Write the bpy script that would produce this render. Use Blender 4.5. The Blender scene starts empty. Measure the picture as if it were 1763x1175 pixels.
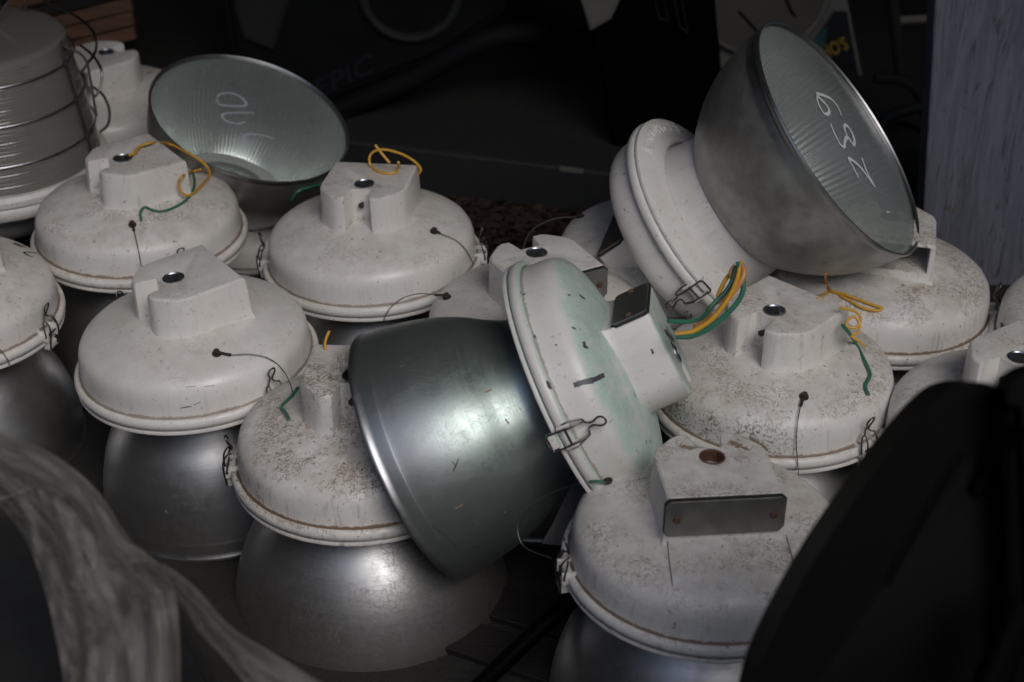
import bpy, bmesh, math, random
from mathutils import Vector, Matrix, noise
R_ = math.radians
random.seed(4)
sc = bpy.context.scene
col = sc.collection

# ------------------------------------------------------------------ camera
PITCH = R_(31.0); LENS = 60.0; F_PX = 1763 * LENS / 36.0
CAM = Vector((0, -2.606, 1.841))
AX_R = Vector((1, 0, 0)); AX_U = Vector((0, math.sin(PITCH), math.cos(PITCH))); AX_F = Vector((0, math.cos(PITCH), -math.sin(PITCH)))
cam = bpy.data.cameras.new('camera'); cam_o = bpy.data.objects.new('camera', cam); col.objects.link(cam_o)
cam.lens = LENS; cam.sensor_width = 36; cam.clip_end = 200; cam.clip_start = 0.05
cam_o.location = CAM; cam_o.rotation_euler = (R_(90) - PITCH, 0, 0)
cam.dof.use_dof = True; cam.dof.focus_distance = 2.78; cam.dof.aperture_fstop = 3.8
sc.camera = cam_o
# ------------------------------------------------------------------ sky, sun, exposure
SUN_EL, SUN_AZ = R_(46), R_(24)          # sun behind the camera, a little to the right
w = bpy.data.worlds.new('World'); sc.world = w; w.use_nodes = True
nt = w.node_tree; nt.nodes.clear()
sky = nt.nodes.new('ShaderNodeTexSky'); sky.sky_type = 'NISHITA'; sky.sun_disc = False
sky.sun_elevation = SUN_EL; sky.sun_rotation = R_(180) - SUN_AZ
sky.air_density = 0.9; sky.dust_density = 1.6; sky.ozone_density = 1.0
bg = nt.nodes.new('ShaderNodeBackground'); bg.inputs['Strength'].default_value = 0.15
wo = nt.nodes.new('ShaderNodeOutputWorld')
nt.links.new(sky.outputs[0], bg.inputs[0]); nt.links.new(bg.outputs[0], wo.inputs[0])
sun = bpy.data.lights.new('sun', 'SUN'); sun.energy = 0.85; sun.angle = R_(30); sun.color = (1.0, .985, .965)
sun_o = bpy.data.objects.new('sun', sun); col.objects.link(sun_o)
sd = Vector((math.sin(SUN_AZ) * math.cos(SUN_EL), -math.cos(SUN_AZ) * math.cos(SUN_EL), math.sin(SUN_EL)))
sun_o.rotation_euler = sd.to_track_quat('Z', 'Y').to_euler(); sun_o.location = sd * 8
sc.view_settings.view_transform = 'Standard'; sc.view_settings.look = 'None'
sc.view_settings.exposure = 0.15; sc.view_settings.gamma = 1.0
sc.render.engine = 'CYCLES'
sc.cycles.use_denoising = True
sc.cycles.max_bounces = 7; sc.cycles.diffuse_bounces = 3; sc.cycles.glossy_bounces = 4
sc.cycles.transparent_max_bounces = 8; sc.cycles.caustics_reflective = False; sc.cycles.caustics_refractive = False
sc.cycles.sample_clamp_indirect = 4

# ------------------------------------------------------------------ points from photo pixels
def at(px, py, d):
    return CAM + d * (AX_F + AX_R * ((px - 881.5) / F_PX) - AX_U * ((py - 587.5) / F_PX))
def at_z(px, py, z):
    v = at(px, py, 1.0) - CAM
    return CAM + v * ((z - CAM.z) / v.z)
def at_y(px, py, y):
    v = at(px, py, 1.0) - CAM
    return CAM + v * ((y - CAM.y) / v.y)
def at_plane(px, py, p, n):
    v = at(px, py, 1.0) - CAM
    return CAM + v * ((p - CAM).dot(n) / v.dot(n))
def depth_of(p): return (p - CAM).dot(AX_F)
def camv(x, y, z): return (AX_R * x + AX_U * y - AX_F * z).normalized()   # right, up, towards the viewer

# ------------------------------------------------------------------ node helper
class NT:
    def __init__(s, name):
        s.m = bpy.data.materials.new(name); s.m.use_nodes = True
        s.t = s.m.node_tree; s.t.nodes.clear()
        s.out = s.n('ShaderNodeOutputMaterial')
    def n(s, typ, **kw):
        nd = s.t.nodes.new(typ)
        for k, v in kw.items(): setattr(nd, k, v)
        return nd
    def put(s, sock, v):
        if isinstance(v, bpy.types.NodeSocket): s.t.links.new(v, sock)
        elif v is not None:
            if hasattr(sock.default_value, '__len__') and not hasattr(v, '__len__'): v = (v, v, v)
            if hasattr(sock.default_value, '__len__') and len(sock.default_value) == 4 and len(v) == 3: v = (*v, 1)
            sock.default_value = v
    def math(s, op, a, b=None, c=None, clamp=False):
        nd = s.n('ShaderNodeMath', operation=op, use_clamp=clamp)
        for i, v in enumerate((a, b, c)):
            if v is not None: s.put(nd.inputs[i], v)
        return nd.outputs[0]
    def vmath(s, op, a, b):
        nd = s.n('ShaderNodeVectorMath', operation=op); s.put(nd.inputs[0], a); s.put(nd.inputs[1], b)
        return nd.outputs[0]
    def noise(s, vec, scale, detail=2, rough=.5, dist=0):
        nd = s.n('ShaderNodeTexNoise'); s.put(nd.inputs['Vector'], vec)
        for k, v in (('Scale', scale), ('Detail', detail), ('Roughness', rough), ('Distortion', dist)): s.put(nd.inputs[k], v)
        return nd.outputs['Fac']
    def voro(s, vec, scale, feature='DISTANCE_TO_EDGE'):
        nd = s.n('ShaderNodeTexVoronoi', feature=feature); s.put(nd.inputs['Vector'], vec); s.put(nd.inputs['Scale'], scale)
        return nd.outputs['Distance']
    def step(s, v, a, b):       # smooth 0..1 between a and b (b may be below a)
        nd = s.n('ShaderNodeMapRange', interpolation_type='SMOOTHSTEP')
        s.put(nd.inputs[0], v)
        lo, hi, o0, o1 = (a, b, 0, 1) if b > a else (b, a, 1, 0)
        for i, x in enumerate((lo, hi, o0, o1)): nd.inputs[i + 1].default_value = x
        return nd.outputs[0]
    def mix(s, f, a, b):
        nd = s.n('ShaderNodeMix', data_type='RGBA'); s.put(nd.inputs[0], f); s.put(nd.inputs[6], a); s.put(nd.inputs[7], b)
        return nd.outputs[2]
    def attr(s, name, typ='OBJECT'):
        nd = s.n('ShaderNodeAttribute', attribute_name=name, attribute_type=typ); return nd.outputs['Fac']
    def pos(s, rand=True):
        tc = s.n('ShaderNodeTexCoord'); s.tc = tc
        if not rand: return tc.outputs['Object']
        oi = s.n('ShaderNodeObjectInfo')
        return s.vmath('ADD', tc.outputs['Object'], s.math('MULTIPLY', oi.outputs['Random'], 31.7))
    def sep(s, v):
        nd = s.n('ShaderNodeSeparateXYZ'); s.put(nd.inputs[0], v); return nd.outputs
    def bump(s, h, strength, dist=.001):
        nd = s.n('ShaderNodeBump'); s.put(nd.inputs['Height'], h); nd.inputs['Strength'].default_value = strength
        nd.inputs['Distance'].default_value = dist; return nd.outputs[0]
    def bsdf(s, base, rough=.5, metal=0, normal=None, **kw):
        nd = s.n('ShaderNodeBsdfPrincipled')
        s.put(nd.inputs['Base Color'], base); s.put(nd.inputs['Roughness'], rough); s.put(nd.inputs['Metallic'], metal)
        if normal is not None: s.put(nd.inputs['Normal'], normal)
        for k, v in kw.items(): s.put(nd.inputs[k.replace('_', ' ')], v)
        return nd.outputs[0]
    def done(s, sh):
        s.t.links.new(sh, s.out.inputs[0]); return s.m

def simple(name, base, rough=.5, metal=0, var=.25, scale=30, bump=0.0, **kw):
    t = NT(name); p = t.pos(); n = t.noise(p, scale, 4)
    k = t.math('MULTIPLY_ADD', n, 2 * var, 1 - var)
    c = t.n('ShaderNodeVectorMath', operation='SCALE'); t.put(c.inputs[0], base); t.put(c.inputs['Scale'], k)
    nm = t.bump(n, bump, .004) if bump else None
    return t.done(t.bsdf(c.outputs[0], rough, metal, nm, **kw))

def mat_white():
    t = NT('white_enamel'); p = t.pos(); nz = t.sep(t.tc.outputs['Normal'])[2]
    dirt, moss, teal, chip = (t.attr(a) for a in ('dirt', 'moss', 'teal', 'chip'))
    grime = t.attr('grime', 'GEOMETRY')
    up = t.step(nz, .25, .95)
    big = t.noise(p, 9, 4, .6); mid = t.noise(p, 34, 5, .65); fine = t.noise(p, 210, 5, .7)
    base = t.mix(t.step(big, .3, .7), (.755, .732, .695), (.675, .648, .60))
    base = t.mix(t.math('MULTIPLY', t.step(fine, .5, .62), .16), base, (.82, .81, .79))
    # thin film of dust where it can lie
    dust = t.math('MULTIPLY', t.math('MULTIPLY', t.math('MULTIPLY_ADD', up, .8, .2), t.math('MULTIPLY_ADD', dirt, .42, .12)), t.step(mid, .28, .70))
    base = t.mix(dust, base, (.36, .305, .235))
    # green sheen of weathered enamel
    tl = t.math('MULTIPLY', teal, t.math('MULTIPLY', t.math('MULTIPLY_ADD', t.step(nz, .3, .85), .85, .04), t.math('MULTIPLY', t.step(t.math('ADD', t.math('MULTIPLY', mid, .6), t.math('MULTIPLY', fine, .4)), .30, .56), t.math('MULTIPLY_ADD', t.step(big, .25, .6), .3, .8))), clamp=True)
    base = t.mix(tl, base, (.36, .60, .51))
    # hair-like brown dirt
    ridge = t.math('ABSOLUTE', t.math('SUBTRACT', t.noise(p, 92, 5, .62, .7), .5))
    hair = t.math('MULTIPLY', t.step(ridge, .030, .008), t.step(t.math('ADD', t.noise(p, 13, 3), t.math('MULTIPLY', dirt, .10)), .52, .66))
    hair = t.math('MULTIPLY', hair, t.math('MULTIPLY', dirt, t.math('MULTIPLY_ADD', up, .8, .2)), clamp=True)
    base = t.mix(hair, base, (.165, .10, .055))
    blot = t.math('MULTIPLY', t.math('MULTIPLY', t.step(t.noise(p, 60, 6, .7), .56, .64), t.step(t.noise(p, 7, 3), .52, .66)), t.math('MULTIPLY', dirt, .75), clamp=True)
    base = t.mix(blot, base, (.23, .165, .105))
    sp = t.math('MULTIPLY', t.step(t.noise(p, 120, 4, .65), .655, .685), t.math('MULTIPLY_ADD', dirt, .6, .3), clamp=True)
    base = t.mix(sp, base, (.075, .055, .045))
    ms = t.math('MULTIPLY', t.math('MULTIPLY', t.step(fine, .50, .58), moss), t.math('MULTIPLY', t.step(t.noise(p, 8, 2), .28, .46), t.math('MULTIPLY', t.step(t.sep(t.tc.outputs['Object'])[2], .085, .055), t.step(t.sep(t.tc.outputs['Object'])[2], .014, .022))), clamp=True)
    os_ = t.sep(t.tc.outputs['Object'])
    dt_ = t.math('ADD', t.math('MULTIPLY', os_[0], t.attr('moss_x')), t.math('MULTIPLY', os_[1], t.attr('moss_y')))
    ms = t.math('MULTIPLY', ms, t.step(dt_, .07, .17), clamp=True)
    base = t.mix(ms, base, (.075, .07, .045))
    wall = t.step(nz, .5, .2)
    stk = t.math('MULTIPLY', t.math('MULTIPLY', t.step(t.noise(t.vmath('MULTIPLY', p, (1, 1, .12)), 75, 5, .65), .53, .68), wall), t.math('MULTIPLY', dirt, .45), clamp=True)
    base = t.mix(stk, base, (.30, .24, .17))
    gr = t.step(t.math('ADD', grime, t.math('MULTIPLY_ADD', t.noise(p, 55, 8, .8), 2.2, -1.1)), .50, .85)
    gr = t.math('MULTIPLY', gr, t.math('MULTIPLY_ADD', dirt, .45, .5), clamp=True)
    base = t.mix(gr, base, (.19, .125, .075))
    ch = t.math('MULTIPLY', t.step(t.noise(p, 48, 2, .4, .6), .73, .745), chip, clamp=True)
    base = t.mix(ch, base, (.07, .07, .075))
    rough = t.math('ADD', t.math('MULTIPLY_ADD', mid, .22, .24), t.math('MULTIPLY', t.math('ADD', t.math('ADD', hair, gr), dust), .3), clamp=True)
    h = t.math('SUBTRACT', t.math('MULTIPLY', t.math('ADD', hair, gr), .6), ch)
    nm = t.bump(t.math('ADD', h, t.math('MULTIPLY', mid, .35)), .28, .0012)
    return t.done(t.bsdf(base, rough, 0, nm, Specular_IOR_Level=.5))

def mat_alu():
    t = NT('spun_aluminium'); p = t.pos(); o = t.tc.outputs['Object']; s = t.sep(o)
    dull, teal, crack = t.attr('dull'), t.attr('teal'), t.attr('crack')
    big = t.noise(p, 6, 4, .6); mid = t.noise(p, 38, 5, .65); fine = t.noise(p, 160, 4, .7)
    base = t.mix(t.step(big, .3, .7), (.47, .47, .47), (.40, .40, .40))
    base = t.mix(t.math('MULTIPLY', t.step(mid, .52, .7), .22), base, (.30, .29, .28))
    tl = t.math('MULTIPLY', teal, t.step(s[2], -.26, -.10), clamp=True)
    tl = t.math('MULTIPLY', tl, t.math('MULTIPLY_ADD', mid, .5, .6), clamp=True)
    base = t.mix(tl, base, (.35, .45, .41))
    # lathe rings, stretched scratches
    rings = t.noise(t.vmath('MULTIPLY', p, (3, 3, 420)), 1.0, 3, .6)
    edge = t.voro(t.vmath('ADD', p, t.vmath('MULTIPLY', (1, 1, 1), t.math('MULTIPLY', mid, .03))), 95)
    ck = t.math('MULTIPLY', t.step(edge, .09, .015), t.math('MULTIPLY', crack, t.step(t.noise(p, 9, 3), .40, .56)), clamp=True)
    base = t.mix(t.math('MULTIPLY', ck, .6), base, (.16, .15, .14))
    sp = t.step(t.noise(p, 75, 3, .6), .71, .75)
    base = t.mix(sp, base, (.10, .09, .08))
    scr = t.step(t.math('ABSOLUTE', t.math('SUBTRACT', t.noise(t.vmath('MULTIPLY', p, (1, 1, .35)), 46, 5, .7, .8), .5)), .018, .004)
    rough = t.math('ADD', t.math('MULTIPLY_ADD', t.math('ADD', mid, t.math('MULTIPLY', scr, .35)), .26, .20), t.math('MULTIPLY', t.math('ADD', rings, ck), .14))
    nm = t.bump(t.math('ADD', t.math('MULTIPLY', rings, .5), t.math('MULTIPLY', t.math('ADD', fine, t.math('MULTIPLY', mid, 1.2)), .6)), .16, .0010)
    a = t.bsdf(base, rough, 1.0, nm)
    dcol = t.mix(t.step(mid, .35, .65), (.30, .285, .255), (.165, .15, .13))
    dcol = t.mix(t.math('MULTIPLY', teal, .8), dcol, (.12, .19, .165))
    d = t.bsdf(dcol, .6, 0)
    k = t.math('MULTIPLY', t.math('MULTIPLY_ADD', dull, .75, .10), t.math('MULTIPLY_ADD', t.step(big, .3, .65), .3, .7), clamp=True)
    k = t.math('MULTIPLY', k, t.step(s[2], -.270, -.258))
    k = t.math('MAXIMUM', k, sp)
    k = t.math('MAXIMUM', k, t.math('MULTIPLY', t.math('MULTIPLY', t.step(t.noise(p, 190, 5, .75), .56, .66), t.step(t.noise(p, 11, 4, .6), .50, .66)), t.math('MULTIPLY_ADD', dull, .8, .35), clamp=True))
    mx = t.n('ShaderNodeMixShader'); t.put(mx.inputs[0], k); t.put(mx.inputs[1], a); t.put(mx.inputs[2], d)
    return t.done(mx.outputs[0])

def mat_inner():
    t = NT('fluted_reflector'); p = t.pos(); mid = t.noise(p, 20, 4)
    base = t.mix(mid, (.80, .82, .80), (.64, .67, .65))
    return t.done(t.bsdf(base, t.math('MULTIPLY_ADD', mid, .12, .22), 1.0))

def mat_lens():
    t = NT('dusty_lens_glass'); p = t.pos(); n = t.noise(p, 12, 5, .65)
    tr = t.n('ShaderNodeBsdfTransparent'); tr.inputs[0].default_value = (.90, .94, .92, 1)
    d = t.bsdf(t.mix(n, (.56, .62, .59), (.44, .50, .47)), .16, 0)
    k = t.math('MULTIPLY_ADD', n, .20, t.attr('milk'))
    mx = t.n('ShaderNodeMixShader'); t.put(mx.inputs[0], k); t.put(mx.inputs[1], tr.outputs[0]); t.put(mx.inputs[2], d)
    gl = t.n('ShaderNodeBsdfGlossy'); gl.inputs['Roughness'].default_value = .12
    lw = t.n('ShaderNodeFresnel'); lw.inputs[0].default_value = 1.5
    m2 = t.n('ShaderNodeMixShader'); t.put(m2.inputs[0], t.math('MULTIPLY', lw.outputs[0], .8)); t.put(m2.inputs[1], mx.outputs[0]); t.put(m2.inputs[2], gl.outputs[0])
    return t.done(m2.outputs[0])

def mat_refractor():
    t = NT('ribbed_refractor_glass'); p = t.pos(); n = t.noise(p, 10, 5, .6); nz = t.sep(t.tc.outputs['Normal'])[2]
    base = t.mix(n, (.26, .25, .225), (.175, .168, .148))
    base = t.mix(t.step(nz, .5, .9), base, (.20, .188, .165))
    return t.done(t.bsdf(base, t.math('MULTIPLY_ADD', n, .16, .06), 0, t.bump(t.noise(t.vmath('MULTIPLY', p, (1, 1, .05)), 90, 3), .15, .002), Transmission_Weight=.2, IOR=1.5))

def mat_board():
    t = NT('weathered_grey_plywood'); p = t.pos(); s = t.vmath('MULTIPLY', p, (1, 1, .10))
    w1 = t.noise(s, 40, 5, .65, 1.5); w2 = t.noise(t.vmath('MULTIPLY', p, (1, 1, .16)), 52, 3, .55, 2.2)
    base = t.mix(t.step(w1, .3, .7), (.170, .178, .212), (.105, .109, .135))
    base = t.mix(t.math('MULTIPLY', t.step(w2, .58, .66), .75), base, (.055, .055, .066))
    base = t.mix(t.step(t.noise(p, 26, 3), .70, .78), base, (.13, .10, .08))
    return t.done(t.bsdf(base, .72, 0, t.bump(t.math('ADD', w1, w2), .5, .003)))

def mat_wrap():
    t = NT('dusty_plastic_wrap'); p = t.pos(); u = t.n('ShaderNodeUVMap').outputs[0]
    cr = t.math('ABSOLUTE', t.math('SUBTRACT', t.noise(t.vmath('MULTIPLY', u, (9, 5, 1)), 1, 5, .62, .9), .5))
    c2 = t.math('ABSOLUTE', t.math('SUBTRACT', t.noise(t.vmath('MULTIPLY', u, (26, 8, 1)), 1, 4, .6, .6), .5))
    b = t.noise(t.vmath('MULTIPLY', u, (4, 2.5, 1)), 1, 4, .6, .5)
    base = t.mix(t.step(b, .35, .65), (.33, .305, .27), (.58, .56, .53))
    nm = t.bump(t.math('ADD', cr, t.math('MULTIPLY', c2, .5)), .9, .02)
    film = t.bsdf(base, .30, 0, nm); tr = t.n('ShaderNodeBsdfTransparent'); tr.inputs[0].default_value = (.82, .80, .77, 1)
    tl = t.n('ShaderNodeBsdfTranslucent'); t.put(tl.inputs[0], base); t.put(tl.inputs['Normal'], nm)
    m1 = t.n('ShaderNodeMixShader'); m1.inputs[0].default_value = .25; t.put(m1.inputs[1], film); t.put(m1.inputs[2], tl.outputs[0])
    m2 = t.n('ShaderNodeMixShader'); t.put(m2.inputs[0], t.math('MULTIPLY_ADD', t.step(b, .3, .6), -.30, .52)); t.put(m2.inputs[1], m1.outputs[0]); t.put(m2.inputs[2], tr.outputs[0])
    return t.done(m2.outputs[0])

def mat_ground():
    t = NT('dark_ground'); p = t.pos(); a = t.noise(p, 3, 6, .65); b = t.noise(p, 60, 5, .7)
    base = t.mix(a, (.012, .0115, .010), (.026, .024, .020)); base = t.mix(t.step(b, .55, .7), base, (.008, .0075, .007))
    return t.done(t.bsdf(base, .85, 0, t.bump(b, .6, .01)))
def mat_wood(name, c1, c2, axis=(1, 12, 12), sc_=9):
    t = NT(name); p = t.pos(); g = t.noise(t.vmath('MULTIPLY', p, axis), sc_, 5, .65, .8)
    return t.done(t.bsdf(t.mix(t.step(g, .3, .7), c1, c2), .7, 0, t.bump(g, .4, .003)))

M = dict(white=mat_white(), alu=mat_alu(), inner=mat_inner(), lens=mat_lens(), refr=mat_refractor(), board=mat_board(), wrap=mat_wrap(), ground=mat_ground(),
    steel=simple('dark_spring_steel', (.16, .15, .14), .38, 1.0, .5, 90), plate=simple('cover_plate_metal', (.33, .33, .31), .40, .9, .35, 40),
    rust=simple('rusty_iron', (.13, .065, .04), .75, .3, .5, 200, .5), bolt=simple('brown_bolt', (.085, .06, .048), .6, .6, .5, 160, .4), zinc=simple('zinc_bushing', (.42, .44, .46), .35, 1.0, .3, 120),
    gasket=simple('black_gasket', (.02, .021, .02), .7), cable=simple('steel_cable', (.11, .105, .10), .45, .8),
    yellow=simple('yellow_insulation', (.62, .33, .035), .45, 0, .15), green=simple('green_insulation', (.035, .155, .095), .42, 0, .2), orange=simple('orange_insulation', (.52, .24, .09), .5, 0, .2),
    paint=simple('white_number_paint', (.74, .75, .77), .6, 0, .1), faded=simple('faded_number_paint', (.40, .44, .47), .6, 0, .3, 60), marker=simple('black_marker', (.02, .02, .02), .6, 0, .3), scar=simple('bare_grey_metal', (.085, .088, .095), .5, .3, .3),
    black=simple('black_plastic', (.0014, .0014, .0016), .55, 0, .4, 12, .05, Specular_IOR_Level=.035), blackm=simple('dull_black_plastic', (.008, .0085, .009), .65, 0, .4, 10, Specular_IOR_Level=.1), dark=simple('dark_grey_metal', (.024, .025, .025), .6, 0, .3, 30, 0, Specular_IOR_Level=.25), 
    grey=simple('grey_letter', (.012, .013, .016), .5, 0, .1), dwhite=simple('dirty_appliance_white', (.19, .187, .165), .5, 0, .3, 6), drum=simple('grey_brown_drum', (.10, .092, .078), .6, 0, .35, 8), teal=simple('teal_print', (.03, .11, .115), .6, 0, .3),
    ylet=simple('yellow_print', (.50, .33, .04), .6, 0, .3), beige=simple('beige_plastic', (.13, .126, .108), .6, 0, .2), shed=simple('dark_corrugated_sheet', (.035, .034, .032), .7, .2, .3), socket=simple('dark_ceramic', (.05, .055, .05), .5, 0, .2), bulb=simple('milky_bulb', (.50, .52, .49), .2, 0, .1),
    wood=mat_wood('dark_brown_wood', (.011, .008, .006), (.006, .0045, .0035)), crate=mat_wood('brown_board', (.17, .085, .045), (.075, .04, .024)), card=simple('pale_card', (.42, .41, .40), .7, 0, .2, 8), leaf=simple('dry_leaf_litter', (.032, .015, .010), .85, 0, .6, 60))

# ------------------------------------------------------------------ mesh helpers
def new_obj(name, mesh, mat, parent=None):
    o = bpy.data.objects.new(name, mesh); col.objects.link(o)
    if mat is not None and not mesh.materials: mesh.materials.append(mat)
    if parent is not None: o.parent = parent
    return o
def to_mesh(bm, name, smooth=35):
    bmesh.ops.recalc_face_normals(bm, faces=bm.faces[:])
    me = bpy.data.meshes.new(name); bm.to_mesh(me); bm.free()
    if smooth:
        me.shade_smooth(); me.set_sharp_from_angle(angle=R_(smooth))
    return me
def obj(name, bm, mat, parent=None, smooth=35): return new_obj(name, to_mesh(bm, name, smooth), mat, parent)
def tag(o, label=None, cat=None, group=None, kind=None):
    for k, v in (('label', label), ('category', cat), ('group', group), ('kind', kind)):
        if v: o[k] = v
    return o
def empty(name, mat):
    o = bpy.data.objects.new(name, None); o.empty_display_size = .05; col.objects.link(o); o.matrix_world = mat; return o
def lathe(bm, prof, seg=96, close=False, mod=None):
    rings = []
    for r, z in prof:
        if r < 1e-6: rings.append([bm.verts.new((0, 0, z))]); continue
        ring = []
        for i in range(seg):
            a = 2 * math.pi * i / seg; rr = r * (mod(a, r, z) if mod else 1)
            ring.append(bm.verts.new((rr * math.cos(a), rr * math.sin(a), z)))
        rings.append(ring)
    pairs = list(zip(rings, rings[1:])) + ([(rings[-1], rings[0])] if close else [])
    for A, B in pairs:
        for i in range(seg):
            j = (i + 1) % seg
            if len(A) == 1 and len(B) == 1: continue
            if len(A) == 1: bm.faces.new((A[0], B[j], B[i]))
            elif len(B) == 1: bm.faces.new((A[i], A[j], B[0]))
            else: bm.faces.new((A[i], A[j], B[j], B[i]))
    return bm
def spline(pts, n=8):
    pts = [Vector(p) for p in pts]
    if len(pts) < 3: return pts
    P = [2 * pts[0] - pts[1]] + pts + [2 * pts[-1] - pts[-2]]; out = []
    for i in range(1, len(P) - 2):
        a, b, c, d = P[i - 1:i + 3]
        for k in range(n):
            t = k / n
            out.append(.5 * ((2 * b) + (c - a) * t + (2 * a - 5 * b + 4 * c - d) * t * t + (3 * b - a - 3 * c + d) * t ** 3))
    out.append(pts[-1]); return out
def tube(bm, pts, r, seg=8, n=6, closed=False):
    if n: pts = spline(list(pts) + ([pts[0]] if closed else []), n)
    else: pts = [Vector(p) for p in pts]
    rings = []; up = None
    for i, p in enumerate(pts):
        t = (pts[min(i + 1, len(pts) - 1)] - pts[max(i - 1, 0)])
        if t.length < 1e-9: t = Vector((0, 0, 1))
        t.normalize()
        if up is None: up = t.orthogonal().normalized()
        up = (up - t * up.dot(t)); up = up.normalized() if up.length > 1e-6 else t.orthogonal().normalized()
        s = t.cross(up); rr = r(i / max(1, len(pts) - 1)) if callable(r) else r
        rings.append([bm.verts.new(p + (up * math.cos(2 * math.pi * k / seg) + s * math.sin(2 * math.pi * k / seg)) * rr) for k in range(seg)])
    for A, B in zip(rings, rings[1:]):
        for k in range(seg): bm.faces.new((A[k], A[(k + 1) % seg], B[(k + 1) % seg], B[k]))
    for e in (rings[0], rings[-1]): bm.faces.new(e)
    return bm
def box(bm, lo, hi, bev=0.0, mat=None):
    b2 = bmesh.new()
    v = [b2.verts.new((x, y, z)) for x in (lo[0], hi[0]) for y in (lo[1], hi[1]) for z in (lo[2], hi[2])]
    for f in ((0, 1, 3, 2), (4, 6, 7, 5), (0, 4, 5, 1), (2, 3, 7, 6), (0, 2, 6, 4), (1, 5, 7, 3)): b2.faces.new([v[i] for i in f])
    if bev: bmesh.ops.bevel(b2, geom=b2.edges[:], offset=bev, segments=3, affect='EDGES', profile=.6)
    if mat is not None: b2.transform(mat)
    me = bpy.data.meshes.new('t'); b2.to_mesh(me); b2.free(); bm.from_mesh(me); bpy.data.meshes.remove(me); return bm
def cyl(bm, p0, p1, r, seg=16, r2=None):
    p0, p1 = Vector(p0), Vector(p1); q = (p1 - p0).to_track_quat('Z', 'Y').to_matrix().to_4x4(); q.translation = (p0 + p1) / 2
    bmesh.ops.create_cone(bm, cap_ends=True, segments=seg, radius1=r, radius2=r if r2 is None else r2, depth=(p1 - p0).length, matrix=q); return bm
def prism(bm, poly, dvec, bev=0.0, seg=3):
    b2 = bmesh.new(); a = [b2.verts.new(p) for p in poly]; b = [b2.verts.new(Vector(p) + dvec) for p in poly]
    b2.faces.new(a); b2.faces.new(b[::-1]); n = len(a)
    for i in range(n): b2.faces.new((a[i], b[i], b[(i + 1) % n], a[(i + 1) % n]))
    if bev:
        es = [e for e in b2.edges if (e.verts[0] in a) == (e.verts[1] in a)]
        bmesh.ops.bevel(b2, geom=es, offset=bev, segments=seg, affect='EDGES')
    me = bpy.data.meshes.new('t'); b2.to_mesh(me); b2.free(); bm.from_mesh(me); bpy.data.meshes.remove(me); return bm
def evaluated(o):
    dg = bpy.context.evaluated_depsgraph_get(); dg.update()
    return bpy.data.meshes.new_from_object(o.evaluated_get(dg))

# ------------------------------------------------------------------ lamp prototypes (local frame: flange plane at z = 0, box on +z, reflector on -z)
L_REF = .275
dome_prof = [(.197, -.003), (.207, -.003), (.2108, 0), (.212, .006), (.2112, .0115), (.208, .0155), (.2045, .0165), (.2015, .0150), (.2000, .0135), (.1995, .0165), (.1990, .022),
    (.1983, .038), (.1968, .052), (.1940, .0625), (.1885, .0715), (.180, .0785), (.168, .0845), (.152, .0900), (.132, .0955), (.112, .1005), (.09, .105), (.06, .1085), (.03, .110), (0, .1105)]
bm = lathe(bmesh.new(), dome_prof, 128); ME_DOME = to_mesh(bm, 'housing', 60)
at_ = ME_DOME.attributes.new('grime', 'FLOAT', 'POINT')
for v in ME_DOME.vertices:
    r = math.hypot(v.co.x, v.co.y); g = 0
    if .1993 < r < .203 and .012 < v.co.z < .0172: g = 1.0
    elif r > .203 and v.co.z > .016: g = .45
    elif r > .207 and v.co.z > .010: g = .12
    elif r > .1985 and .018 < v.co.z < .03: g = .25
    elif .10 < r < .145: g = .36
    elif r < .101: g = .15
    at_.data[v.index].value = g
ME_DOME.materials.append(M['white'])

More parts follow.
